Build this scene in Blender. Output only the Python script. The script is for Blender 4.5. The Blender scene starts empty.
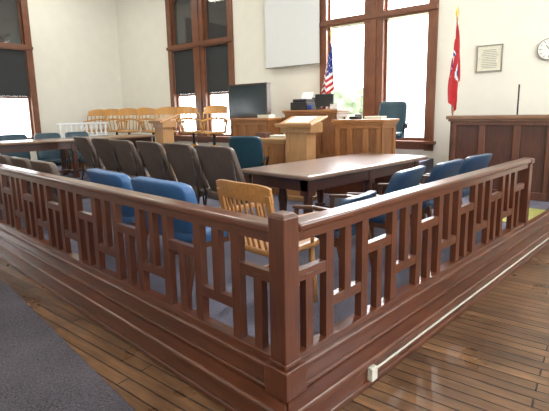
import bpy, bmesh, math, random
from mathutils import Vector, Matrix
random.seed(4)
S=bpy.context.scene
COL=S.collection
# ---------------------------------------------------------------- camera
cam=bpy.data.cameras.new('camera'); co=bpy.data.objects.new('camera',cam); COL.objects.link(co); S.camera=co
F=436.; cam.sensor_width=36; cam.lens=36*F/549; cam.clip_start=.05; cam.shift_y=-.034
th=math.radians(45.7); pt=math.radians(9.6); roll=math.radians(1.1)
fw=Vector((math.cos(th)*math.cos(pt),math.sin(th)*math.cos(pt),-math.sin(pt)))
rt=Vector((math.sin(th),-math.cos(th),0)); up=rt.cross(fw)
R=Matrix.Rotation(roll,3,fw); rt2=R@rt; up2=R@up
C=Vector((-1.52,-1.50,1.61))
co.matrix_world=Matrix(((rt2.x,up2.x,-fw.x,C.x),(rt2.y,up2.y,-fw.y,C.y),(rt2.z,up2.z,-fw.z,C.z),(0,0,0,1)))
# ---------------------------------------------------------------- materials
def nt(name):
    m=bpy.data.materials.new(name); m.use_nodes=True
    n=m.node_tree.nodes; return m,n,m.node_tree.links,n['Principled BSDF']
def plain(name,c,rough=.5,metal=0,spec=.5,noise=.06,scale=12,bump=0,emit=0):
    m,n,l,b=nt(name)
    t=n.new('ShaderNodeTexNoise'); t.inputs['Scale'].default_value=scale; t.inputs['Detail'].default_value=4
    co_=n.new('ShaderNodeTexCoord'); l.new(co_.outputs['Object'],t.inputs['Vector'])
    r=n.new('ShaderNodeValToRGB')
    r.color_ramp.elements[0].position=.3; r.color_ramp.elements[1].position=.7
    r.color_ramp.elements[0].color=(*[k*(1-noise) for k in c],1); r.color_ramp.elements[1].color=(*[min(1,k*(1+noise)) for k in c],1)
    l.new(t.outputs[0],r.inputs[0]); l.new(r.outputs[0],b.inputs['Base Color'])
    b.inputs['Roughness'].default_value=rough; b.inputs['Metallic'].default_value=metal
    b.inputs['Specular IOR Level'].default_value=spec
    if emit:
        b.inputs['Emission Color'].default_value=(*c,1); b.inputs['Emission Strength'].default_value=emit
    return m
def wood(name,c1,c2,axis='z',rough=.3,scale=6,coat=.3,cr=.14,st=.08):
    m,n,l,b=nt(name)
    co_=n.new('ShaderNodeTexCoord'); mp=n.new('ShaderNodeMapping')
    s={'x':(st,1,1),'y':(1,st,1),'z':(1,1,st)}[axis]
    mp.inputs['Scale'].default_value=s
    l.new(co_.outputs['Object'],mp.inputs['Vector'])
    t=n.new('ShaderNodeTexNoise'); t.inputs['Scale'].default_value=scale*10; t.inputs['Detail'].default_value=4; t.inputs['Distortion'].default_value=.05
    l.new(mp.outputs[0],t.inputs['Vector'])
    t2=n.new('ShaderNodeTexNoise'); t2.inputs['Scale'].default_value=2.5; l.new(co_.outputs['Object'],t2.inputs['Vector'])
    mx=n.new('ShaderNodeMath'); mx.operation='MULTIPLY_ADD'; mx.inputs[1].default_value=.55
    ml=n.new('ShaderNodeMath'); ml.operation='MULTIPLY'; ml.inputs[1].default_value=.45
    l.new(t2.outputs[0],ml.inputs[0]); l.new(t.outputs[0],mx.inputs[0]); l.new(ml.outputs[0],mx.inputs[2])
    r=n.new('ShaderNodeValToRGB'); r.color_ramp.elements[0].position=.33; r.color_ramp.elements[1].position=.68
    r.color_ramp.elements[0].color=(*c1,1); r.color_ramp.elements[1].color=(*c2,1)
    l.new(mx.outputs[0],r.inputs[0]); l.new(r.outputs[0],b.inputs['Base Color'])
    b.inputs['Roughness'].default_value=rough
    b.inputs['Coat Weight'].default_value=coat; b.inputs['Coat Roughness'].default_value=cr
    return m
RC=((.055,.0140,.0058),(.128,.0350,.0138))
RZ=wood('dark_red_wood_upright',*RC,'z',.34,coat=.3,cr=.2)
RX=wood('dark_red_wood_x',*RC,'x',.3,coat=.5,cr=.17)
RY=wood('dark_red_wood_y',*RC,'y',.3,coat=.5,cr=.17)
WINW=wood('window_wood',(.11,.035,.016),(.22,.08,.035),'z',.4)
OAKZ=wood('honey_oak_upright',(.29,.125,.035),(.49,.235,.078),'z',.38)
OAKX=wood('honey_oak_x',(.29,.125,.035),(.49,.235,.078),'x',.38)
YOAK=wood('golden_oak',(.40,.175,.035),(.64,.34,.09),'z',.4)
BENZ=wood('bench_oak',(.22,.085,.026),(.38,.165,.058),'z',.4)
BEND=wood('bench_oak_darker',(.16,.06,.02),(.30,.125,.043),'z',.4)
BENY=wood('bench_oak_y',(.24,.095,.03),(.42,.19,.07),'y',.35)
PALE=wood('oak_lectern_wood',(.34,.17,.068),(.50,.28,.125),'z',.4)
MAHZ=wood('mahogany_panel',(.075,.026,.016),(.16,.06,.034),'z',.4)
MAHT=wood('mahogany_worn_top',(.16,.075,.045),(.28,.15,.09),'y',.3)
TABX=wood('table_wood',(.155,.09,.064),(.215,.13,.095),'x',.32,coat=1,cr=.24)
TABL=wood('brown_table_wood',(.15,.085,.045),(.24,.14,.08),'x',.28,coat=.6)
TABD=wood('table_edge_wood',(.035,.012,.008),(.085,.03,.018),'x',.3)
ARMW=wood('brown_arm_wood',(.06,.024,.012),(.14,.058,.028),'x',.3)
CREAM=plain('cream_plaster',(.80,.78,.695),.75,noise=.02,scale=3)
CEIL=plain('ceiling_plaster',(.8,.8,.76),.8,noise=.02,scale=3)
BLUE=plain('blue_vinyl',(.032,.105,.26),.4,noise=.12,scale=9)
SLBLUE=plain('navy_vinyl',(.016,.046,.10),.38,noise=.12,scale=9)
TAUPE=plain('taupe_upholstery',(.10,.069,.053),.45,noise=.15,scale=9)
TEAL=plain('dark_blue_teal_leather',(.010,.042,.065),.35,noise=.12)
BLACK=plain('black_plastic',(.012,.012,.014),.4)
DKMET=plain('dark_metal',(.05,.04,.04),.35,metal=.7)
WHITE=plain('white_paint',(.8,.8,.78),.5)
PVC=plain('white_plastic',(.66,.64,.56),.4)
SCRN=plain('screen_fabric',(.72,.74,.75),.7,noise=.01)
SHADE=plain('dark_blind_fabric',(.025,.028,.03),.7)
SLATE=plain('dark_glass_screen',(.03,.045,.05),.15)
GOLD=plain('gold_metal',(.7,.45,.12),.3,metal=1)
PAPER=plain('aged_paper',(.72,.70,.58),.7,noise=.08,scale=20)
INK=plain('grey_ink',(.25,.24,.2),.7)
RED=plain('flag_red',(.42,.006,.012),.6)
FWH=plain('flag_white',(.75,.75,.75),.6)
NAVY=plain('flag_blue',(.01,.03,.20),.6)
LAWN=plain('lawn',(.45,.55,.35),.9,noise=.2,scale=1)
LEAF=plain('tree_foliage',(.15,.18,.12),.8,noise=.4,scale=3)
SUNPATCH=plain('sunlit_carpet_yellow',(.30,.29,.08),.9,noise=.2,scale=40)
def carpet(name,c,sc=220,am=.5):
    m,n,l,b=nt(name)
    co_=n.new('ShaderNodeTexCoord'); t=n.new('ShaderNodeTexNoise'); t.inputs['Scale'].default_value=sc; t.inputs['Detail'].default_value=4
    l.new(co_.outputs['Object'],t.inputs['Vector'])
    t2=n.new('ShaderNodeTexNoise'); t2.inputs['Scale'].default_value=2; l.new(co_.outputs['Object'],t2.inputs['Vector'])
    a=n.new('ShaderNodeMath'); a.operation='MULTIPLY_ADD'; a.inputs[1].default_value=.3; a.inputs[2].default_value=.0
    b2=n.new('ShaderNodeMath'); b2.operation='MULTIPLY_ADD'; b2.inputs[1].default_value=.7
    l.new(t2.outputs[0],a.inputs[0]); l.new(t.outputs[0],b2.inputs[0]); l.new(a.outputs[0],b2.inputs[2])
    r=n.new('ShaderNodeValToRGB'); r.color_ramp.elements[0].position=.36; r.color_ramp.elements[1].position=.64
    r.color_ramp.elements[0].color=(*[k*(1-am) for k in c],1); r.color_ramp.elements[1].color=(*[k*(1+am) for k in c],1)
    l.new(b2.outputs[0],r.inputs[0]); l.new(r.outputs[0],b.inputs['Base Color'])
    b.inputs['Roughness'].default_value=.95; b.inputs['Specular IOR Level'].default_value=.15
    bp=n.new('ShaderNodeBump'); bp.inputs['Strength'].default_value=.6; bp.inputs['Distance'].default_value=.006
    l.new(t.outputs[0],bp.inputs['Height']); l.new(bp.outputs[0],b.inputs['Normal'])
    return m
CARP_OUT=carpet('purple_grey_carpet',(.088,.078,.094),75,.5)
CARP_IN=carpet('muted_purple_grey_carpet',(.13,.126,.165),90)
WR=math.radians(8.2)
def planks():
    m,n,l,b=nt('worn_plank_floor')
    co_=n.new('ShaderNodeTexCoord'); rm=n.new('ShaderNodeMapping'); rm.inputs['Rotation'].default_value=(0,0,math.pi/2-WR)
    l.new(co_.outputs['Object'],rm.inputs['Vector'])
    br=n.new('ShaderNodeTexBrick'); br.inputs['Scale'].default_value=1; br.inputs['Brick Width'].default_value=2.1; br.inputs['Row Height'].default_value=.09
    br.inputs['Mortar Size'].default_value=.0062; br.inputs['Mortar Smooth'].default_value=.6; br.inputs['Bias'].default_value=0
    br.inputs['Color1'].default_value=(.098,.048,.024,1); br.inputs['Color2'].default_value=(.188,.096,.046,1); br.inputs['Mortar'].default_value=(.010,.005,.003,1)
    l.new(rm.outputs[0],br.inputs['Vector'])
    mp=n.new('ShaderNodeMapping'); mp.inputs['Scale'].default_value=(1.2,10,1); l.new(rm.outputs[0],mp.inputs['Vector'])
    t=n.new('ShaderNodeTexNoise'); t.inputs['Scale'].default_value=3; t.inputs['Detail'].default_value=6; t.inputs['Distortion'].default_value=.1
    l.new(mp.outputs[0],t.inputs['Vector'])
    r=n.new('ShaderNodeValToRGB'); r.color_ramp.elements[0].position=.33; r.color_ramp.elements[1].position=.68
    r.color_ramp.elements[0].color=(.66,.64,.62,1); r.color_ramp.elements[1].color=(1.22,1.2,1.17,1)
    l.new(t.outputs[0],r.inputs[0])
    mx=n.new('ShaderNodeMix'); mx.data_type='RGBA'; mx.blend_type='MULTIPLY'; mx.inputs[0].default_value=1
    l.new(br.outputs[0],mx.inputs[6]); l.new(r.outputs[0],mx.inputs[7])
    t4=n.new('ShaderNodeTexNoise'); t4.inputs['Scale'].default_value=2.2; t4.inputs['Detail'].default_value=8; l.new(co_.outputs['Object'],t4.inputs['Vector'])
    r4=n.new('ShaderNodeValToRGB'); r4.color_ramp.elements[0].position=.40; r4.color_ramp.elements[1].position=.62
    r4.color_ramp.elements[0].color=(.78,.76,.74,1); r4.color_ramp.elements[1].color=(1.18,1.18,1.18,1); l.new(t4.outputs[0],r4.inputs[0])
    mx2=n.new('ShaderNodeMix'); mx2.data_type='RGBA'; mx2.blend_type='MULTIPLY'; mx2.inputs[0].default_value=1
    l.new(mx.outputs[2],mx2.inputs[6]); l.new(r4.outputs[0],mx2.inputs[7]); l.new(mx2.outputs[2],b.inputs['Base Color'])
    t3=n.new('ShaderNodeTexNoise'); t3.inputs['Scale'].default_value=2.5; t3.inputs['Detail'].default_value=5; l.new(co_.outputs['Object'],t3.inputs['Vector'])
    mr=n.new('ShaderNodeMapRange'); mr.inputs[1].default_value=.35; mr.inputs[2].default_value=.65; mr.inputs[3].default_value=.25; mr.inputs[4].default_value=.42; l.new(t3.outputs[0],mr.inputs[0]); l.new(mr.outputs[0],b.inputs['Roughness'])
    bp=n.new('ShaderNodeBump'); bp.inputs['Strength'].default_value=.9; bp.inputs['Distance'].default_value=.005; bp.invert=True
    l.new(br.outputs['Fac'],bp.inputs['Height']); l.new(bp.outputs[0],b.inputs['Normal'])
    return m
PLANK=planks()
def glassmat():
    m,n,l,b=nt('window_glass'); o=n['Material Output']
    t=n.new('ShaderNodeBsdfTransparent'); g=n.new('ShaderNodeBsdfGlossy'); g.inputs['Roughness'].default_value=.05
    x=n.new('ShaderNodeMixShader'); x.inputs[0].default_value=.06
    l.new(t.outputs[0],x.inputs[1]); l.new(g.outputs[0],x.inputs[2]); l.new(x.outputs[0],o.inputs[0]); return m
GLASS=glassmat()
# ---------------------------------------------------------------- mesh helpers
def bx(bm,x0,x1,y0,y1,z0,z1,M=None,mi=0):
    v=[bm.verts.new((x,y,z)) for x in(x0,x1) for y in(y0,y1) for z in(z0,z1)]
    for f in [(0,1,3,2),(4,6,7,5),(0,4,5,1),(2,3,7,6),(0,2,6,4),(1,5,7,3)]:
        fc=bm.faces.new([v[i] for i in f]); fc.material_index=mi
    if M is not None:
        for k in v: k.co=M@k.co
    return v
def beam(bm,p,q,w,h,w2=None,h2=None,upv=(0,0,1)):
    p=Vector(p);q=Vector(q);d=(q-p).normalized();u=Vector(upv)
    if abs(d.dot(u))>.95:u=Vector((1,0,0))
    s=d.cross(u).normalized();u=s.cross(d)
    w2=w if w2 is None else w2;h2=h if h2 is None else h2
    v=[]
    for c,a,b in((p,w,h),(q,w2,h2)):
        for i,j in((-1,-1),(1,-1),(1,1),(-1,1)): v.append(bm.verts.new(c+s*(i*a/2)+u*(j*b/2)))
    for f in[(3,2,1,0),(4,5,6,7),(0,1,5,4),(1,2,6,5),(2,3,7,6),(3,0,4,7)]: bm.faces.new([v[i] for i in f])
def tube(bm,pts,rad,n=12):
    pts=[Vector(p) for p in pts]
    if not isinstance(rad,(list,tuple)): rad=[rad]*len(pts)
    rings=[];ref=None
    for i,p in enumerate(pts):
        d=((pts[min(i+1,len(pts)-1)]-pts[max(i-1,0)])).normalized()
        if ref is None: ref=Vector((0,0,1)) if abs(d.z)<.9 else Vector((1,0,0))
        s=d.cross(ref).normalized(); u=s.cross(d).normalized()
        rings.append([bm.verts.new(p+(s*math.cos(2*math.pi*k/n)+u*math.sin(2*math.pi*k/n))*rad[i]) for k in range(n)])
    for a,b in zip(rings,rings[1:]):
        for k in range(n): f=bm.faces.new((a[k],a[(k+1)%n],b[(k+1)%n],b[k])); f.smooth=True
    bm.faces.new(rings[0][::-1]); bm.faces.new(rings[-1])
def pad(bm,c,size,e=.35,nu=28,nv=16,bend=None):
    c=Vector(c); sx,sy,sz=[k/2 for k in size]
    f=lambda w:math.copysign(abs(w)**e,w)
    rows=[]
    for j in range(nv+1):
        ph=-math.pi/2+math.pi*j/nv; row=[]
        for i in range(nu):
            t=2*math.pi*i/nu
            p=Vector((sx*f(math.cos(ph))*f(math.cos(t)),sy*f(math.cos(ph))*f(math.sin(t)),sz*f(math.sin(ph))))
            if bend:p=bend(p)
            row.append(p+c)
        rows.append(row)
    vb=bm.verts.new(rows[0][0]);vt=bm.verts.new(rows[-1][0])
    R=[[bm.verts.new(p) for p in r] for r in rows[1:-1]]
    for i in range(nu):
        k=(i+1)%nu
        bm.faces.new((vb,R[0][k],R[0][i])).smooth=True
        bm.faces.new((vt,R[-1][i],R[-1][k])).smooth=True
        for a,b in zip(R,R[1:]): bm.faces.new((a[i],a[k],b[k],b[i])).smooth=True
def prism(bm,pts,z0,z1):
    a=[bm.verts.new((x,y,z0)) for x,y in pts];b=[bm.verts.new((x,y,z1)) for x,y in pts]
    bm.faces.new(a[::-1]);bm.faces.new(b)
    for i in range(len(pts)):
        j=(i+1)%len(pts);bm.faces.new((a[i],a[j],b[j],b[i]))
def obj(name,bm,mat,bevel=0,parent=None,seg=2,M=None):
    me=bpy.data.meshes.new(name)
    bmesh.ops.recalc_face_normals(bm,faces=bm.faces[:]); bm.to_mesh(me); bm.free()
    for m in (mat if isinstance(mat,list) else [mat]): me.materials.append(m)
    o=bpy.data.objects.new(name,me); COL.objects.link(o)
    if bevel:
        md=o.modifiers.new('bevel','BEVEL'); md.width=bevel; md.segments=seg; md.limit_method='ANGLE'; md.angle_limit=.7
    if parent: o.parent=parent
    if M is not None: o.matrix_world=M
    return o
def part(root,name,mat,fn,bevel=0,label=None,seg=2):
    bm=bmesh.new(); fn(bm); o=obj(name,bm,mat,bevel,root,seg)
    if label:o['label']=label
    return o
def thing(name,label,cat,loc=(0,0,0),rot=0,group=None):
    e=bpy.data.objects.new(name,None); e.empty_display_size=.1; COL.objects.link(e)
    e.location=loc; e.rotation_euler=(0,0,rot); e['label']=label; e['category']=cat
    if group:e['group']=group
    return e
def dup(root,loc,rot,label=None):
    def rec(o,par):
        n=o.copy(); COL.objects.link(n)
        if par: n.parent=par
        for c in list(o.children): rec(c,n)
        return n
    n=rec(root,None); n.location=loc; n.rotation_euler=(0,0,rot)
    if label:n['label']=label
    return n
def struct(o): o['kind']='structure'; return o
# ---------------------------------------------------------------- room frame (turned 8.2 deg from the railing)
GZ=-.05
P0=Vector((6.5,3.7,0))
MW=Matrix.Translation(P0)@Matrix.Rotation(WR,4,'Z')
def W(a,s,z=0): return MW@Vector((a,s,z))
H=5.7; SN=8.95
def wallwith(name,holes,s0,s1,M=MW,t=.3):
    bm=bmesh.new(); y=s0
    for (a,b,c,d) in sorted(holes):
        bx(bm,0,t,y,a,GZ,H); bx(bm,0,t,a,b,GZ,c); bx(bm,0,t,a,b,d,H); y=b
    bx(bm,0,t,y,s1,GZ,H)
    return struct(obj(name,bm,CREAM,0,M=M))
WZ0,WZ1=.98,4.98
def window(name,M,c,shade):
    bm=bmesh.new(); y0,y1=c-1.28,c+1.28; D0,D1=-.05,.16
    for a,b in((y0,y0+.17),(y1-.17,y1),(c-.21,c+.21)): bx(bm,D0,D1,a,b,WZ0-.16,WZ1+.16)
    bx(bm,D0-.03,-.0,c-.07,c+.07,WZ0,WZ1)
    bx(bm,D0-.02,D1,y0+.17,y1-.17,3.42,3.58); bx(bm,D0-.05,D0+.02,y0,y1,3.46,3.54)
    bx(bm,D0,D1,y0,y1,WZ1,WZ1+.2)
    bx(bm,D0,D1,y0,y1,WZ0-.14,WZ0); bx(bm,D0-.08,D1,y0-.05,y1+.05,WZ0-.02,WZ0+.03)
    for a,b in((y0+.17,c-.21),(c+.21,y1-.17)):
        for u,v in((a,a+.045),(b-.045,b)): bx(bm,.06,.11,u,v,WZ0,WZ1)
        if shade: bx(bm,.05,.12,a,b,2.14,2.2)
        bx(bm,.06,.11,a,b,WZ0,WZ0+.09)
        m=(a+b)/2; r=(b-a)/2; zc=WZ1-r; n=10
        for k in range(2*n):
            t0=math.pi*k/(2*n);t1=math.pi*(k+1)/(2*n)
            ya,za=m+r*math.cos(t0),zc+r*math.sin(t0); yb,zb=m+r*math.cos(t1),zc+r*math.sin(t1)
            q=[(ya,za),(ya,WZ1+.01),(yb,WZ1+.01),(yb,zb)]
            A=[bm.verts.new((.0,y,z)) for y,z in q];B=[bm.verts.new((.12,y,z)) for y,z in q]
            bm.faces.new(A);bm.faces.new(B[::-1])
            for i in range(4): j=(i+1)%4; bm.faces.new((A[i],B[i],B[j],A[j]))
    o=struct(obj(name,bm,WINW,.006,M=M))
    for a,b in((y0+.17,c-.21),(c+.21,y1-.17)):
        bm=bmesh.new(); bx(bm,.08,.085,a,b,WZ0,WZ1)
        g=obj('window_pane',bm,GLASS,0); g.parent=o; g['label']='clear window glass'
    if shade:
        for a,b in((y0+.17,c-.21),(c+.21,y1-.17)):
            bm=bmesh.new(); bx(bm,.02,.028,a+.01,b-.01,2.2,3.42)
            s=obj('roller_blind',bm,SHADE,0); s.parent=o; s['label']='dark roller blind drawn halfway'
            bm=bmesh.new(); bx(bm,.09,.1,a,b,3.58,WZ1)
            s=obj('upper_blind',bm,SHADE,0); s.parent=o; s['label']='dark blind behind the arched light'
    return o
hole=lambda c:(c-1.26,c+1.26,WZ0-.1,WZ1+.1)
W2,W3=5.17,4.03
wallwith('wall_east',[hole(0),hole(W2)],-7,SN+.3)
window('window_1',MW,0,False); window('window_2',MW,W2,True)
MN=Matrix.Translation(W(0,SN))@Matrix.Rotation(WR+math.pi/2,4,'Z')
wallwith('wall_north',[hole(W3),hole(8.6)],0,11.3,M=MN)
window('window_3',MN,W3,True); window('window_4',MN,8.6,True)
MS=Matrix.Translation(W(0,-7))@Matrix.Rotation(WR-math.pi/2,4,'Z')
wallwith('wall_south',[(-4.5,-2.0,1,4.8),(-9,-6.5,1,4.8)],-11.3,0,M=MS)
MWe=Matrix.Translation(W(-11,0))@Matrix.Rotation(WR+math.pi,4,'Z')
wallwith('wall_west',[],-9.4,7,M=MWe)
def room_poly(a0,a1,s0,s1): return [tuple(W(a,s)[:2]) for a,s in((a0,s0),(a1,s0),(a1,s1),(a0,s1))]
bm=bmesh.new(); prism(bm,room_poly(-11.3,.3,-7.3,SN+.3),GZ-.15,GZ); struct(obj('floor',bm,PLANK))
bm=bmesh.new(); prism(bm,room_poly(-11.3,.3,-7.3,SN+.3),H,H+.15); struct(obj('ceiling',bm,CEIL))
bm=bmesh.new(); bx(bm,-.03,-.0,-6.99,-4.1,GZ,.15); o=struct(obj('baseboard_east',bm,RZ,.004,M=MW))
# ---------------------------------------------------------------- platform (structure of the room)
LA=math.radians(2.8)   # the long railing opens 2.8 degrees past square
dL=Vector((-math.sin(LA),math.cos(LA))); nL=Vector((-math.cos(LA),-math.sin(LA)))
def LP(o,t): p=nL*o+dL*t; return (p.x,p.y)
def LC(o):
    t=(-o+o*math.sin(LA))/math.cos(LA); return LP(o,t)
def wl(y,off=.02):
    s=(y-3.7)/.9898; return 6.5-.1426*s-off
CNv=W(-.03,SN-.03); CN=(CNv.x,CNv.y)
nx=lambda x,off=.02: CN[1]+(x-CN[0])*.1441-off
TI=[0]
def trim(mat,fn,bevel=0,name=None,M=None):
    TI[0]+=1; bm=bmesh.new(); fn(bm); return struct(obj(name or 'trim_%d'%TI[0],bm,mat,bevel,M=M))
YE=(nx(-.75,.05))/math.cos(LA)
MLr=Matrix.Rotation(LA,4,'Z')
def ring(o,z0,z1,bv=.004,inn=.02):
    X=wl(0)-.05
    pts=[LC(o),LC(inn),LP(inn,YE),LP(o,YE)]
    I=MLr.inverted(); q=[(I@Vector((x,y,0)))[:2] for x,y in pts]
    trim(RY,lambda b:prism(b,q,z0,z1),bv,M=MLr)
    trim(RX,lambda b:prism(b,[LC(o),(X,-o),(X,-inn),LC(inn)],z0,z1),bv)
ZC=.295; ZTR=.135
ring(.140,GZ,ZTR-.04,0)
ring(.168,ZTR-.04,ZTR,.012)
ring(.152,ZTR-.06,ZTR-.04,.006)
ring(.160,GZ,GZ+.04,.008)
ring(.048,ZTR,ZC-.034,0)
ring(.064,ZTR,ZTR+.028,.008)
ring(.060,ZC-.05,ZC-.034,.004)
ring(.076,ZC-.034,ZC,.01,.0)
lx,ly=LP(.02,YE)
trim(CARP_IN,lambda b:prism(b,[LC(.02),(wl(-.02),-.02),CN,(lx,ly)],.0,.2),0,'floor')
e0=LP(.36,4.4); e1=LP(.36,YE-.1)
bm=bmesh.new(); prism(bm,[(-2.6,-4),(-.555,-4),(-.545,.3),(-.54,3.0),e0,e1,(-2.6,nx(-2.6,.2))],GZ,GZ+.012)
o=obj('carpet_runner',bm,CARP_OUT,.004); o['label']='textured purple grey carpet runner on the plank floor'; o['category']='carpet'
# ---------------------------------------------------------------- railing
def rail(name,length,rot,label,x0=.045):
    r=thing(name,label,'railing',(0,0,0),rot); Mx=RX; P=.174
    part(r,'handrail',Mx,lambda b:bx(b,x0,length,-.06,.06,1.01,1.056),.014,'polished rounded handrail',3)
    part(r,'upper_rail',Mx,lambda b:(bx(b,x0,length,-.034,.034,.955,1.012)),.004)
    part(r,'bottom_rail',Mx,lambda b:(bx(b,x0,length,-.04,.04,ZC-.002,ZC+.035),),.004)
    def mk(nm,z0,z1,w,d):
        bm=bmesh.new(); bx(bm,-w/2,w/2,-d/2,d/2,z0,z1); return obj(nm,bm,RZ,.002,r)
    base=mk('baluster',ZC+.03,.96,.068,.05); low=mk('short_baluster',ZC+.03,.76,.062,.046); hi=mk('short_baluster',.53,.96,.062,.046)
    bmc=bmesh.new(); bx(bmc,.02,2*P-.02,-.022,.022,-.032,.032); cb=obj('crossbar',bmc,RX,.002,r)
    def cp(o,x,z=None):
        n=o.copy(); COL.objects.link(n); n.location=(x,0,0 if z is None else z); return n
    n=int((length-.05)/P); used=set()
    def put(o,key,x,z=0):
        if key not in used: used.add(key); o.location=(x,0,z)
        else: cp(o,x,z)
    for i in range(1,n+1):
        x=i*P; k=i%4
        if k in(0,2): put(base,'b',x)
        elif k==1: put(low,'l',x); put(cb,'c',x-P,.76)
        else: put(hi,'h',x); put(cb,'c',x-P,.53)
    return r
rx=rail('court_railing',3.86,0,'dark red wood courtroom railing with stepped lattice balusters, shorter run',.06)
ry=rail('court_railing',9.4,math.pi/2+LA,'dark red wood courtroom railing with stepped lattice balusters, long run')
def post(b):
    bx(b,-.056,.056,-.056,.056,.29,1.10)
    bx(b,-.082,.082,-.082,.082,ZTR,ZC+.004); bx(b,-.062,.062,-.062,.062,ZC+.004,ZC+.03)
    a=.056;c_=.04
    A=[b.verts.new((x*a,y*a,1.10)) for x,y in((-1,-1),(1,-1),(1,1),(-1,1))];Cc=[b.verts.new((x*c_,y*c_,1.118)) for x,y in((-1,-1),(1,-1),(1,1),(-1,1))]
    b.faces.new(A[::-1]);b.faces.new(Cc)
    for i in range(4): b.faces.new((A[i],A[(i+1)%4],Cc[(i+1)%4],Cc[i]))
part(ry,'newel_post',RZ,post,.006,'square corner newel post with flat chamfered top',3).rotation_euler=(0,0,-LA/2)
part(rx,'newel_post',RZ,lambda b:(bx(b,3.86,3.96,-.05,.05,.2,1.06),bx(b,3.85,3.97,-.065,.065,1.0,1.056)),.008)
cd=thing('electrical_conduit','white surface conduit with outlet box along the platform step','conduit')
part(cd,'conduit_pipe',PVC,lambda b:bx(b,.62,6.6,-.152,-.141,.025,.038),.003)
part(cd,'outlet_box',PVC,lambda b:bx(b,.565,.625,-.178,-.141,-.01,.075),.005,'off-white outlet box')
bm=bmesh.new(); bx(bm,4.25,5.3,.06,.62,.2,.212)  # thin coloured sheet painting sunlight on the platform carpet
o=obj('sunlit_patch',bm,SUNPATCH,.004); o['label']='yellow green patch standing for sunlit carpet on the platform past the railing end'; o['category']='sunlit patch'
# ---------------------------------------------------------------- chairs
def oak_chair(name,label,group=None,MZ=OAKZ,MX=OAKX):
    r=thing(name,label,'chair',group=group)
    part(r,'seat',MX,lambda b:pad(b,(.02,0,.44),(.50,.54,.045),.25,28,8))
    for x,y in((.2,.2),(.2,-.2),(-.2,.19),(-.2,-.19)):
        part(r,'leg',MZ,lambda b:tube(b,[(x*.95,y*1.05,.43),(x*1.02,y*1.1,.22),(x*1.1,y*1.15,.002)],[.022,.026,.017],10))
    part(r,'stretcher',MZ,lambda b:(tube(b,[(-.21,.22,.18),(.21,.23,.18)],.011,8),tube(b,[(-.21,-.22,.18),(.21,-.23,.18)],.011,8),tube(b,[(0,-.22,.18),(0,.22,.18)],.011,8)))
    bl=lambda y:-.235+.03*(y/.25)**2
    def slats(b):
        for i in range(8):
            y=-.20+i*.4/7
            beam(b,(bl(y)+.03,y,.45),(bl(y)-.065,y,.8),.022,.011,upv=(1,0,0))
    part(r,'back_slats',MZ,slats,.002)
    for s in(-1,1): part(r,'back_post',MZ,lambda b:beam(b,(bl(.25)+.02,s*.25,.45),(bl(.25)-.075,s*.262,.84),.045,.03,upv=(1,0,0)),.004)
    def crest(b):
        n=14; ring=[]
        for i in range(n+1):
            y=-.29+.58*i/n; x=bl(y*.9)-.06; e=abs(y)/.29; top=.905-.02*e**6; bot=.785
            ring.append([b.verts.new(k) for k in((x-.012-.02,y,top),(x+.01-.02,y,top),(x+.012,y,bot),(x-.01,y,bot))])
        for a,c in zip(ring,ring[1:]):
            for k in range(4): b.faces.new((a[k],a[(k+1)%4],c[(k+1)%4],c[k]))
        b.faces.new(ring[0]);b.faces.new(ring[-1][::-1])
    part(r,'crest_rail',MX,crest,.006)
    for s in(-1,1):
        def arm(b):
            pts=[(-.27,.265*s,.66),(-.1,.285*s,.665),(.08,.295*s,.66),(.2,.29*s,.655)]
            for p,q in zip(pts,pts[1:]): beam(b,p,q,.05,.026)
            tube(b,[(.13,.285*s,.65),(.15,.26*s,.46)],.015,8)
        part(r,'armrest',MX,arm,.004)
    return r
def captain_chair(name,label,group,M):
    r=thing(name,label,'chair',group=group)
    part(r,'seat',M,lambda b:pad(b,(.0,0,.46),(.48,.5,.05),.45,28,8))
    def U(t): return (.24*math.cos(t)*1.0-.02,.27*math.sin(t))
    def arm(b):
        pts=[]
        for i in range(23):
            t=math.radians(60+240*i/22); x,y=U(t); k=max(0,-math.cos(t))
            pts.append((x-.08*k,y,.68+.06*k**2))
        tube(b,pts,.022,10)
    part(r,'armrest',M,arm,0,'curved bow arm rail')
    def crest(b):
        n=12; ring=[]
        for i in range(n+1):
            t=math.radians(120+120*i/n); x,y=U(t); x-=.09; e=abs(i/n-.5)*2; top=1.0-.05*e**2
            ring.append([b.verts.new(k) for k in((x-.085,y*1.05,top),(x-.06,y*1.05,top),(x+.0,y,.83),(x-.025,y,.83))])
        for a,c in zip(ring,ring[1:]):
            for k in range(4): b.faces.new((a[k],a[(k+1)%4],c[(k+1)%4],c[k]))
        b.faces.new(ring[0]);b.faces.new(ring[-1][::-1])
    part(r,'crest_rail',M,crest,.005)
    def spind(b):
        for i in range(11):
            t=math.radians(75+210*i/10); x,y=U(t); k=max(0,-math.cos(t)) 
            tube(b,[(x*.88,y*.85,.47),(x-.08*k,y,.68+.06*k)],.012,6)
            if 2<=i<=8: tube(b,[(x-.08*k,y,.72),(x-.10,y,.86)],.012,6)
    part(r,'back_spindles',M,spind)
    part(r,'swivel_post',DKMET,lambda b:tube(b,[(0,0,.12),(0,0,.44)],.03,10))
    for k in range(4):
        t=math.pi/4+k*math.pi/2
        part(r,'leg',M,lambda b:beam(b,(.02*math.cos(t),.02*math.sin(t),.2),(.27*math.cos(t),.27*math.sin(t),.02),.05,.06,.045,.035),.006)
    return r
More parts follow.
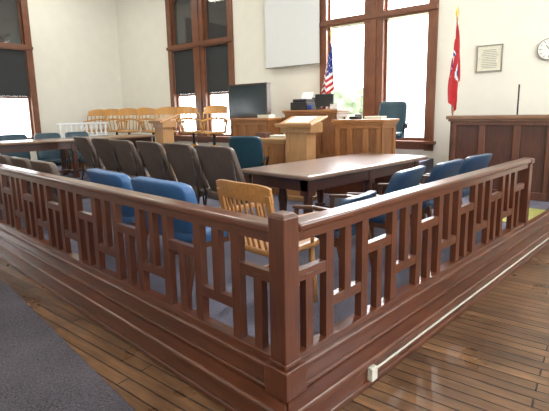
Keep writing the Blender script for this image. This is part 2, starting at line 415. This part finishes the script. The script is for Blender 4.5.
def padded_chair(name,label,mat,h=.85,group=None,arms=False,w=.5,thick=.1,fr=DKMET,tilt=.14,e=.26,armon=True):
    r=thing(name,label,'chair',group=group)
    part(r,'seat',mat,lambda b:pad(b,(.03,0,.43),(.52,w,.12),.3))
    def bend(p): return Vector((p.x+.04*(p.y/(w/2))**2 -tilt*(p.z/.5),p.y,p.z))
    bh=h-.45
    part(r,'backrest',mat,lambda b:pad(b,(-.25,0,.45+bh/2),(thick,w,bh),e,40,24,bend))
    def frame(b):
        for s in(-1,1):
            y=s*(w/2-.03)
            if arms:
                beam(b,(.24,y,0),(.24,y,.38),.045,.045); beam(b,(-.3,y,0),(-.2,y,.42),.045,.045); beam(b,(-.2,y,.36),(.24,y,.36),.03,.05)
            else:
                tube(b,[(.25,y,0),(.23,y,.39),(-.2,y,.39)],.014,8)
                tube(b,[(-.3,y,0),(-.22,y,.42),(-.24,y,.5),(-.30,y,h-.15)],.014,8)
        tube(b,[(.23,-w/2+.03,.36),(.23,w/2-.03,.36)],.011,8); tube(b,[(-.2,-w/2+.03,.38),(-.2,w/2-.03,.38)],.011,8)
    part(r,'frame',fr,frame,.004 if arms else 0)
    if arms and armon:
        for s in(-1,1):
            y=s*(w/2+.02)
            part(r,'armrest',fr,lambda b:(beam(b,(-.29,y,.63),(.0,y,.645),.045,.03),beam(b,(.0,y,.645),(.2,y,.63),.045,.03,.05,.028),beam(b,(.17,y,.63),(.19,y,.36),.036,.036)),.008)
    return r
def office_chair(name,label,mat,loc,rot,h=1.1,w=.56):
    r=thing(name,label,'chair',loc,rot)
    part(r,'seat',mat,lambda b:pad(b,(.03,0,.48),(.5,w,.13),.35))
    bh=h-.5
    part(r,'backrest',mat,lambda b:pad(b,(-.25,0,.5+bh/2),(.13,w,bh),.32,32,20,lambda p:Vector((p.x+.05*(p.y/.27)**2-.1*p.z/.3,p.y,p.z))))
    for s in(-1,1): part(r,'armrest',BLACK,lambda b:(tube(b,[(.1,.25*s,.48),(.12,.29*s,.68),(-.16,.29*s,.7),(-.24,.26*s,.6)],.02,8)))
    part(r,'gas_column',DKMET,lambda b:tube(b,[(0,0,.07),(0,0,.43)],.028,12))
    def star(b):
        for k in range(5):
            t=2*math.pi*k/5; beam(b,(0,0,.1),(.27*math.cos(t),.27*math.sin(t),.06),.05,.035,.03,.02)
            tube(b,[(.27*math.cos(t),.27*math.sin(t)-.02,.028),(.27*math.cos(t),.27*math.sin(t)+.02,.028)],.028,10)
    part(r,'star_base',BLACK,star,.003)
    return r
FZ=.2
oc=oak_chair('oak_armchair','honey oak slat-back armchair standing just inside the corner railing'); oc.location=(.64,.74,FZ); oc.scale=(1.0,.97,1.06)
b1=padded_chair('blue_chair','royal blue padded armchair with wooden arms backed up to the railing',BLUE,.89,'blue chairs along the railing',True,.80,.13,ARMW,e=.28)
b1.location=(.56,1.74,FZ); b1.rotation_euler=(0,0,.05)
dup(b1,(.53,2.67,FZ),.0)
b2=padded_chair('blue_chair','dark navy blue armchair with wooden arms behind the shorter railing',SLBLUE,.88,'blue chairs along the railing',True,.62,.09,ARMW,tilt=.2)
b2.location=(2.2,.80,FZ); b2.rotation_euler=(0,0,math.pi/2+.1)
for x,rz in((3.02,.03),(3.84,-.05)): dup(b2,(x,.78,FZ),math.pi/2+rz)
b3=padded_chair('blue_chair','lower navy blue armchair near the counsel table front edge',SLBLUE,.74,'blue chairs along the railing',True,.54,.085,ARMW,tilt=.18)
b3.location=(1.42,.80,FZ); b3.rotation_euler=(0,0,math.pi/2+.12)
t1=padded_chair('taupe_chair','dark taupe padded high-back chair in a row before the counsel table',TAUPE,1.05,'row of taupe chairs',False,.70,.07,tilt=.19,e=.19)
ys=[2.62,3.38,4.17,4.98,5.82,6.68]
t1.location=(1.84,ys[0],FZ)
for y in ys[1:]: dup(t1,(1.86+random.uniform(-.04,.04),y,FZ),random.uniform(-.06,.06))
t2=padded_chair('taupe_chair','low taupe padded chair with its back to the long railing',TAUPE,.88,'low taupe chairs along the railing',False,.66,.09,e=.2)
t2.location=(.46,4.4,FZ); t2.rotation_euler=(0,0,.05)
for i,y in enumerate((5.2,6.0,6.8)): dup(t2,(.42-.04*i,y,FZ),random.uniform(-.05,.1))
# ---------------------------------------------------------------- tables
def table(name,label,x0,x1,y0,y1,ztop,mat,base=FZ,tuck=False):
    cx,cy=(x0+x1)/2,(y0+y1)/2
    r=thing(name,label,'table',(cx,cy,base)); w=(x1-x0)/2;d=(y1-y0)/2;h=ztop-base
    part(r,'tabletop',mat,lambda b:bx(b,-w,w,-d,d,h-.05,h),.018,'polished tabletop',3)
    ap=h-.19
    part(r,'apron',TABD,lambda b:(bx(b,-w+.12,w-.12,-d+.1,-d+.13,ap,h-.05),bx(b,-w+.12,w-.12,d-.13,d-.1,ap,h-.05),bx(b,-w+.1,-w+.13,-d+.1,d-.1,ap,h-.05),bx(b,w-.13,w-.1,-d+.1,d-.1,ap,h-.05)),.004)
    legs=[]
    for sx in(-1,0,1):
        for sy in(-1,1):
            X=sx*(w-.16);Y=sy*(d-.15)
            if tuck and sx==-1 and sy==1: X+=.26; Y-=.14
            legs.append((X,Y))
    for X,Y in legs:
        def leg(b):
            bx(b,X-.06,X+.06,Y-.06,Y+.06,h-.24,h-.05)
            tube(b,[(X,Y,h-.24),(X,Y,h-.28),(X,Y,h-.37),(X,Y,.32),(X,Y,.22),(X,Y,.16)],[.054,.046,.06,.052,.046,.044],14)
            bx(b,X-.052,X+.052,Y-.052,Y+.052,.0,.16)
        part(r,'leg',TABD,leg,.004)
    part(r,'stretcher',TABD,lambda b:(bx(b,-w+.5,w-.16,-.03,.03,.09,.14),bx(b,-.025,.025,-d+.15,d-.15,.085,.13),bx(b,w-.185,w-.135,-d+.15,d-.15,.085,.13)),.005)
    return r
table('counsel_table','long dark wood counsel table with polished top and shaped legs',1.82,4.44,1.42,2.5,.96,TABX,tuck=True)
lp=thing('low_platform','low carpeted platform carrying the far table','platform')
part(lp,'carpet',CARP_IN,lambda b:bx(b,-.1,3.6,7.5,8.6,FZ,.38),.005)
table('counsel_table','long brown wood table near the jury seats',-.05,3.6,7.55,8.5,1.17,TABL,.38)
tc=padded_chair('teal_chair','dark teal padded chair behind the far table',TEAL,1.06,'teal chairs at the far table',False,.55)
tc.location=(.35,8.95,FZ); tc.rotation_euler=(0,0,-math.pi/2)
for x in(1.05,1.75,2.45): dup(tc,(x,8.95,FZ),-math.pi/2+random.uniform(-.12,.12))
# ---------------------------------------------------------------- daises
def dais(name,label,a0,a1,s0,s1,z1):
    r=thing(name,label,'platform')
    part(r,'carpet',CARP_IN,lambda b:prism(b,room_poly(a0+.03,a1,s0+.03,s1-.03),FZ,z1))
    part(r,'riser_board',RZ,lambda b:prism(b,room_poly(a0,a0+.03,s0,s1),FZ,z1),.003)
    return r
DZ=.68; JZ=.68
dais('judge_dais','raised dais under the judge bench with dark riser',-2.15,-.07,-1.35,2.5,DZ)
dais('jury_dais','raised jury platform with dark riser below the tall windows',-2.05,-.07,2.55,8.75,JZ)
def panelled(name,label,cat,a0,a1,s0,s1,z0,z1,mat,matT,np,nside=1,top=.05,ov=.04,dp=.02,mb=None):
    ca,cs=(a0+a1)/2,(s0+s1)/2
    r=thing(name,label,cat,W(ca,cs,z0),WR); A=(a1-a0)/2;B=(s1-s0)/2;h=z1-z0
    part(r,'body',mb or mat,lambda b:bx(b,-A+dp,A-dp,-B+dp,B-dp,0,h-top))
    e=dp+.005
    def stiles(b):
        bx(b,-A,-A+e,-B,B,0,.12); bx(b,-A,-A+e,-B,B,h-top-.1,h-top)
        for i in range(np+1):
            y=-B+2*B*i/np; w=.05; y=min(max(y,-B+w),B-w); bx(b,-A,-A+e,y-w,y+w,.12,h-top-.1)
        for s in(-1,1):
            y0,y1=(-B,-B+e) if s<0 else (B-e,B)
            bx(b,-A,A,y0,y1,0,.12); bx(b,-A,A,y0,y1,h-top-.1,h-top)
            for i in range(nside+1):
                x=-A+2*A*i/nside; x=min(max(x,-A+.05),A-.05); bx(b,x-.05,x+.05,y0,y1,.12,h-top-.1)
    part(r,'panel_frame',mat,stiles,.006)
    part(r,'countertop',matT,lambda b:(bx(b,-A-ov,A+ov,-B-ov,B+ov,h-top,h),bx(b,-A-ov*.5,A+ov*.5,-B-ov*.5,B+ov*.5,h-top-.035,h-top)),.01)
    return r
panelled('judge_bench','oak panelled judge bench with flat countertop','bench',-1.75,-1.2,1.46,2.42,DZ,1.52,BENZ,BENY,3,dp=.03)
panelled('judge_bench','oak panelled taller middle section of the judge bench','bench',-1.35,-.9,.12,1.32,DZ,1.66,BEND,BENY,3,dp=.03)
panelled('witness_stand','oak panelled witness stand beside the judge bench','witness stand',-2.08,-1.5,-1.12,-.25,DZ,1.48,BENZ,BENY,3,1,dp=.03,mb=BEND)
panelled('clerk_desk','low oak panelled clerk desk in front of the bench','desk',-2.72,-2.3,.35,1.15,FZ,1.18,BENZ,PALE,2)
MAHB=wood('mahogany_recess',(.045,.015,.01),(.10,.036,.022),'z',.45)
panelled('mahogany_counter','freestanding mahogany panelled counter with worn projecting top ledge','counter',-1.0,-.66,-3.36,-1.86,FZ,1.51,MAHZ,MAHT,3,1,.06,.06,.04,MAHB)
def lectern(name,label,loc,rot,h,w=.62,bw=.3):
    r=thing(name,label,'lectern',loc,rot)
    part(r,'base',PALE,lambda b:bx(b,-.25,.25,-w*.42,w*.42,0,.07),.01)
    part(r,'pedestal',PALE,lambda b:(bx(b,-.14,.14,-w*bw,w*bw,.07,h-.2),bx(b,-.155,-.135,-w*(bw+.03),-w*(bw-.05),.07,h-.2),bx(b,-.155,-.135,w*(bw-.05),w*(bw+.03),.07,h-.2)),.005)
    def top(b):
        M=Matrix.Translation((0,0,h-.1))@Matrix.Rotation(-.28,4,'Y')
        bx(b,-.26,.26,-w/2,w/2,-.0,.03,M); bx(b,-.26,-.235,-w/2,w/2,.03,.06,M)
    part(r,'slanted_top',PALE,top,.005)
    part(r,'box',PALE,lambda b:bx(b,-.18,.18,-w*.42,w*.42,h-.26,h-.1),.005)
    return r
LX,LY=3.80,3.30
lectern('lectern','oak lectern with slanted reading top behind the counsel table',(LX,LY,FZ),WR,1.35,.70,.27)
lectern('lectern','oak lectern standing before the jury seats',(3.25,6.62,FZ),WR,1.42,.38)
bm=bmesh.new()
bx(bm,-.16,.16,-.005,.21,0,.018);bx(bm,-.16,.16,-.21,.005,0,.018)
bk=obj('open_book',bm,PAPER,.004); bk.location=(LX,LY,FZ+1.286); bk.rotation_euler=(0,-.28,WR); bk['label']='open book lying on the oak lectern'; bk['category']='book'
office_chair('office_chair','dark blue teal leather office chair beside the lectern',TEAL,(3.28,4.0,FZ),math.radians(35),1.06,.54)
office_chair('office_chair','dark teal leather high-back chair behind the witness stand',TEAL,(5.85,2.9,DZ),math.radians(200),1.12,.52)
office_chair('office_chair','black high-back judge chair behind the bench',BLACK,tuple(W(-.5,1.35,DZ)),math.radians(188),1.26)
dp=thing('display_board','dark glass display unit in dark frame on the bench','display',W(-1.45,2.2,1.52),WR)
DW=.54
DKF=wood('dark_frame_wood',(.03,.014,.009),(.07,.03,.018),'z',.4)
part(dp,'display_frame',DKF,lambda b:(bx(b,-.05,.08,-DW,DW,.0,.045),bx(b,-.05,.08,-DW,DW,.68,.715),bx(b,-.05,.08,-DW,-DW+.03,.0,.715),bx(b,-.05,.08,DW-.03,DW,.0,.715),bx(b,.05,.08,-DW,DW,.03,.7)),.005)
part(dp,'screen',SLATE,lambda b:bx(b,-.04,-.02,-DW+.025,DW-.025,.04,.685))
pr=thing('printer','black office printer on the judge bench','printer',W(-1.12,1.02,1.66),WR)
part(pr,'printer_body',BLACK,lambda b:(bx(b,-.18,.18,-.2,.2,0,.16),bx(b,-.14,.16,-.17,.17,.16,.22)),.02)
part(pr,'paper_tray',WHITE,lambda b:beam(b,(.1,0,.2),(.2,0,.36),.26,.01),.003)
mo=thing('computer_monitor','black computer monitor seen from behind on the bench','monitor',W(-1.15,.5,1.66),WR+.2)
part(mo,'monitor_screen',BLACK,lambda b:(bx(b,-.02,.02,-.19,.19,.06,.3)),.01)
part(mo,'monitor_stand',BLACK,lambda b:(bx(b,-.015,.015,-.03,.03,0,.12),bx(b,-.09,.09,-.11,.11,0,.012)),.003)
tp=thing('telephone','black desk telephone on the witness stand ledge','telephone',W(-1.78,-.5,1.48),WR)
part(tp,'phone_base',BLACK,lambda b:bx(b,-.09,.09,-.08,.08,0,.05),.01)
part(tp,'handset',BLACK,lambda b:(bx(b,-.1,.1,-.075,-.03,.052,.085)),.012)
def stack(loc,rot,w,d,h,mat,name,label,cat):
    bm=bmesh.new(); n=max(1,int(h/.02)); 
    for i in range(n): o=random.uniform(-.008,.008); bx(bm,-w/2+o,w/2+o,-d/2-o,d/2-o,i*h/n,(i+.9)*h/n)
    q=obj(name,bm,mat,.002); q.location=loc; q.rotation_euler=(0,0,rot); q['label']=label; q['category']=cat
stack(W(-2.5,.6,1.18),WR+.2,.22,.3,.05,PAPER,'paper_stack','stack of white papers on the clerk desk','papers')
stack(W(-2.5,.95,1.18),WR-.1,.2,.26,.09,MAHZ,'law_book','closed dark red law book on the clerk desk','book')
stack(W(-1.78,-.86,1.48),WR,.22,.3,.05,PAPER,'paper_stack','thin stack of papers on the witness stand','papers')
stack(W(-1.2,.22,1.66),WR,.16,.16,.1,WHITE,'tissue_box','small white tissue box on the judge bench','box')
stack(W(-1.58,1.62,1.52),WR+.1,.22,.28,.06,PAPER,'paper_stack','stack of papers beside the display on the bench','papers')
mg=thing('coffee_mug','small dark blue mug on the judge bench','mug',W(-1.32,.74,1.66),WR+math.pi)
part(mg,'mug_body',NAVY,lambda b:tube(b,[(0,0,0),(0,0,.1)],.042,16)); part(mg,'handle',NAVY,lambda b:tube(b,[(0,.035,.08),(0,.07,.07),(0,.07,.035),(0,.035,.02)],.008,6))
# jury chairs
j1=captain_chair('jury_chair','golden oak bow-back jury armchair on the raised platform','row of oak jury chairs',YOAK)
j1.location=W(-1.68,3.05,JZ); j1.rotation_euler=(0,0,WR+math.pi+.6); j1.scale=(1.12,1.12,1.14)
rots=[.6,1.25,.75,1.35,.9,1.2,.7,1.1]
off=[0,.12,-.03,.18,0,.15,-.02,.1]
for i in range(1,7): dup(j1,W(-1.68+off[i],3.05+.80*i,JZ),WR+math.pi+rots[i])
# white balustrade
wb=thing('white_balustrade','low white painted balustrade in front of the jury seats','railing',W(-3.45,6.5,FZ),WR)
WH2=plain('white_gloss_paint',(.86,.87,.88),.4)
part(wb,'top_rail',WH2,lambda b:bx(b,0,1.3,-.035,.035,1.22,1.27),.006)
part(wb,'lower_rail',WH2,lambda b:bx(b,0,1.3,-.03,.03,.92,.96),.005)
part(wb,'support_panel',BEND,lambda b:bx(b,0.02,1.28,-.015,.015,0,.92),.003)
q=part(wb,'baluster',WH2,lambda b:tube(b,[(0,0,.95),(0,0,1.0),(0,0,1.08),(0,0,1.16),(0,0,1.23)],[.018,.034,.02,.034,.018],8))
q.location=(.06,0,0)
for i in range(1,10): n=q.copy(); COL.objects.link(n); n.location=(.06+i*.131,0,0)
# projector screen
ps=thing('projection_screen','white pull-down projection screen hung on the wall','screen',W(-.12,2.0,2.68),WR)
part(ps,'screen_sheet',SCRN,lambda b:bx(b,-.004,.004,-.75,.75,0,2.2))
part(ps,'bottom_bar',INK,lambda b:bx(b,-.015,.015,-.76,.76,-.015,.008),.004)
part(ps,'screen_case',WHITE,lambda b:bx(b,-.07,.1,-.82,.82,2.2,2.34),.01)
fn=thing('framed_notice','aged paper notice in a thin dark frame on the wall','notice',W(-.02,-2.2,2.26),WR)
part(fn,'picture_frame',INK,lambda b:(bx(b,-.015,.015,-.21,-.19,0,.46),bx(b,-.015,.015,.19,.21,0,.46),bx(b,-.015,.015,-.21,.21,0,.02),bx(b,-.015,.015,-.21,.21,.44,.46)),.002)
part(fn,'notice_sheet',PAPER,lambda b:bx(b,-.004,.006,-.19,.19,.02,.44))
def lines(b):
    for i in range(11):
        w=.15-random.uniform(0,.05); z=.37-i*.03; bx(b,-.006,-.004,-w,w,z,z+.008)
part(fn,'printed_lines',INK,lines)
ck=thing('wall_clock','round white wall clock with thin dark rim','clock',W(-.03,-3.1,2.56),WR); ck.scale=(1,.94,.94)
def disc(b,r,x0,x1,n=40):
    a=[b.verts.new((x0,r*math.cos(2*math.pi*k/n),r*math.sin(2*math.pi*k/n))) for k in range(n)]
    c=[b.verts.new((x1,r*math.cos(2*math.pi*k/n),r*math.sin(2*math.pi*k/n))) for k in range(n)]
    b.faces.new(a);b.faces.new(c[::-1])
    for k in range(n): b.faces.new((a[k],a[(k+1)%n],c[(k+1)%n],c[k]))
part(ck,'clock_rim',INK,lambda b:disc(b,.185,-.02,.028),.004)
part(ck,'clock_face',WHITE,lambda b:disc(b,.17,-.025,-.015))
for k in range(12):
    t=2*math.pi*k/12; y,z=math.sin(t),math.cos(t); L=.03 if k%3 else .045
    part(ck,'hour_mark',BLACK,lambda b:beam(b,(-.027,y*(.155-L),z*(.155-L)),(-.027,y*.155,z*.155),.008,.003,upv=(1,0,0)))
part(ck,'clock_hand',BLACK,lambda b:beam(b,(-.03,0,0),(-.03,.05,.07),.01,.003,upv=(1,0,0)))
part(ck,'clock_hand',BLACK,lambda b:beam(b,(-.03,0,0),(-.03,-.03,.12),.007,.003,upv=(1,0,0)))
# ---------------------------------------------------------------- flags
def lerp(pts,f):
    for (a,va),(b,vb) in zip(pts,pts[1:]):
        if f<=b:
            k=(f-a)/(b-a); k=k*k*(3-2*k); return va+(vb-va)*k
    return pts[-1][1]
def flag(name,label,loc,zt,colour,rot,xs,ysf,drop):
    r=thing(name,label,'flag',loc,rot)
    part(r,'flagpole',OAKZ,lambda b:tube(b,[(0,0,.03),(0,0,zt)],.014,10))
    part(r,'finial',GOLD,lambda b:tube(b,[(0,0,zt-.02),(0,0,zt),(0,0,zt+.05),(0,0,zt+.12),(0,0,zt+.2)],[.02,.012,.03,.02,.001],12))
    part(r,'stand',GOLD,lambda b:tube(b,[(0,0,0),(0,0,.03),(0,0,.06),(0,0,.2)],[.11,.10,.04,.025],20))
    def cloth(b):
        NF,NT=84,52; g=[]
        for i in range(NF+1):
            f=i/NF; row=[]
            for j in range(NT+1):
                t=j/NT
                z=zt-.08-t*.88 -f*drop*(1-.25*t)
                k=.45+.55*min(1,t*1.6+f*.3)
                x=lerp(xs,f)*k+.006*math.sin(t*9+f*20)
                y=lerp(ysf,f)+.02*math.sin(f*34+t*2)
                row.append(b.verts.new((x,y,z)))
            g.append(row)
        for i in range(NF):
            for j in range(NT):
                fc=b.faces.new((g[i][j],g[i+1][j],g[i+1][j+1],g[i][j+1])); fc.smooth=True
                fc.material_index=colour((i+.5)/NF,(j+.5)/NT,i,j)
    part(r,'flag_cloth',[RED,FWH,NAVY],cloth)
    return r
def us(f,t,i,j):
    if f<.42 and t<7/13:
        return 1 if (i%5 in(1,2) and j%5 in(1,2) and ((i//5+j//5)%2==0)) else 2
    return 0 if int(t*13)%2==0 else 1
def tn(f,t,i,j):
    if f>.955: return 2
    if f>.935: return 1
    x=(f-.42)*1.6; y=t-.46; d=math.hypot(x,y)
    if d<.26:
        for k in range(3):
            a=k*2.094+.4; px,py=x-.125*math.cos(a),y-.125*math.sin(a)
            rr=math.hypot(px,py); an=math.atan2(py,px)
            if rr<.09*(.7+.3*math.cos(5*an)): return 1
        return 2
    if d<.30: return 1
    return 0
flag('national_flag','United States flag drooping on a pole behind the bench',W(-.6,.68,DZ),2.44,us,math.radians(136),
     [(0,.014),(.15,-.06),(.5,.14),(.75,.02),(1,.2)],[(0,0),(.15,.03),(.5,.07),(.75,-.03),(1,.02)],.7)
flag('state_flag','red Tennessee state flag with blue star emblem on a pole',(6.2,1.87,FZ),2.97,tn,math.radians(136),
     [(0,.01),(.14,-.08),(.38,.09),(.54,-.02),(.70,.13),(.86,-.05),(1,.0)],[(0,0),(.14,.03),(.38,.06),(.54,.09),(.70,.07),(.86,.04),(1,-.04)],.9)
mp_=thing('microphone_stand','thin dark pole standing behind the mahogany counter','stand',W(-.35,-2.75,FZ),0)
part(mp_,'pole',DKMET,lambda b:tube(b,[(0,0,0.02),(0,0,1.8)],.013,8)); part(mp_,'stand_base',DKMET,lambda b:tube(b,[(0,0,0),(0,0,.03)],.12,16))
# ---------------------------------------------------------------- outside
bm=bmesh.new(); prism(bm,[(7.6,-30),(60,-30),(60,60),(-30,60),(-30,16),(6,14.4)],-3.2,-3.0)
struct(obj('ground',bm,LAWN))
def tree(loc,h,rad):
    r=thing('tree','leafy green tree standing on the lawn outside the windows','tree',loc)
    part(r,'trunk',RZ,lambda b:tube(b,[(0,0,0),(.05,0,h*.3),(0,.05,h*.6)],[.25,.2,.12],10))
    def crown(b):
        rnd=random.Random(int(h*100))
        for k in range(10):
            s=bmesh.ops.create_icosphere(b,subdivisions=3,radius=rad*rnd.uniform(.35,.55))['verts']
            o=Vector((rnd.uniform(-1,1)*rad*.7,rnd.uniform(-1,1)*rad*.7,h*.75+rnd.uniform(-.5,.5)*rad))
            for v in s: v.co=v.co*rnd.uniform(.85,1.12)+o
    part(r,'foliage',LEAF,crown); return r
tree((19,13.5,-3.0),5.6,2.0); tree((22,7.0,-3.0),5.0,1.8)
# ---------------------------------------------------------------- lights
LM=plain('fill_panel_glow',(1,.97,.9),.5,emit=1.8)
for a,e in((-2.5,42),(-6,25),(-9.3,18)):  # unseen ceiling panels, added to fill the room with light
    for s in(-4.5,-.3,3.8,7.2):
        r=thing('fill_light_panel','flush white ceiling light panel','fill light',W(a,s,H-.08),WR,'added fill light panels')
        part(r,'fill_housing',WHITE,lambda b:bx(b,-.62,.62,-.62,.62,.03,.079),.01)
        part(r,'fill_diffuser',LM,lambda b:bx(b,-.58,.58,-.58,.58,.0,.03))
        ld=bpy.data.lights.new('panel_fill','AREA'); ld.shape='SQUARE'; ld.size=1.1; ld.energy=e; ld.color=(1,.965,.90)
        lo=bpy.data.objects.new('panel_fill',ld); COL.objects.link(lo); lo.parent=r; lo.location=(0,0,-.03)
for M,c,e in((MW,0,1900),(MW,W2,700),(MN,W3,600)):
    ld=bpy.data.lights.new('daylight','AREA'); ld.shape='RECTANGLE'; ld.size=2.2; ld.size_y=2.4; ld.energy=e; ld.color=(.94,.97,1)
    lo=bpy.data.objects.new('window_daylight',ld); COL.objects.link(lo)
    lo.matrix_world=M@Matrix.Translation((1.3,c,4.9))@Matrix.Rotation(math.radians(64),4,'Y')@Matrix.Rotation(math.pi/2,4,'Z')
w=bpy.data.worlds.new('sky'); S.world=w; w.use_nodes=True
bg=w.node_tree.nodes['Background']; bg.inputs[0].default_value=(.95,.98,1,1); bg.inputs[1].default_value=9
try: S.view_settings.view_transform='Standard'
except Exception: pass
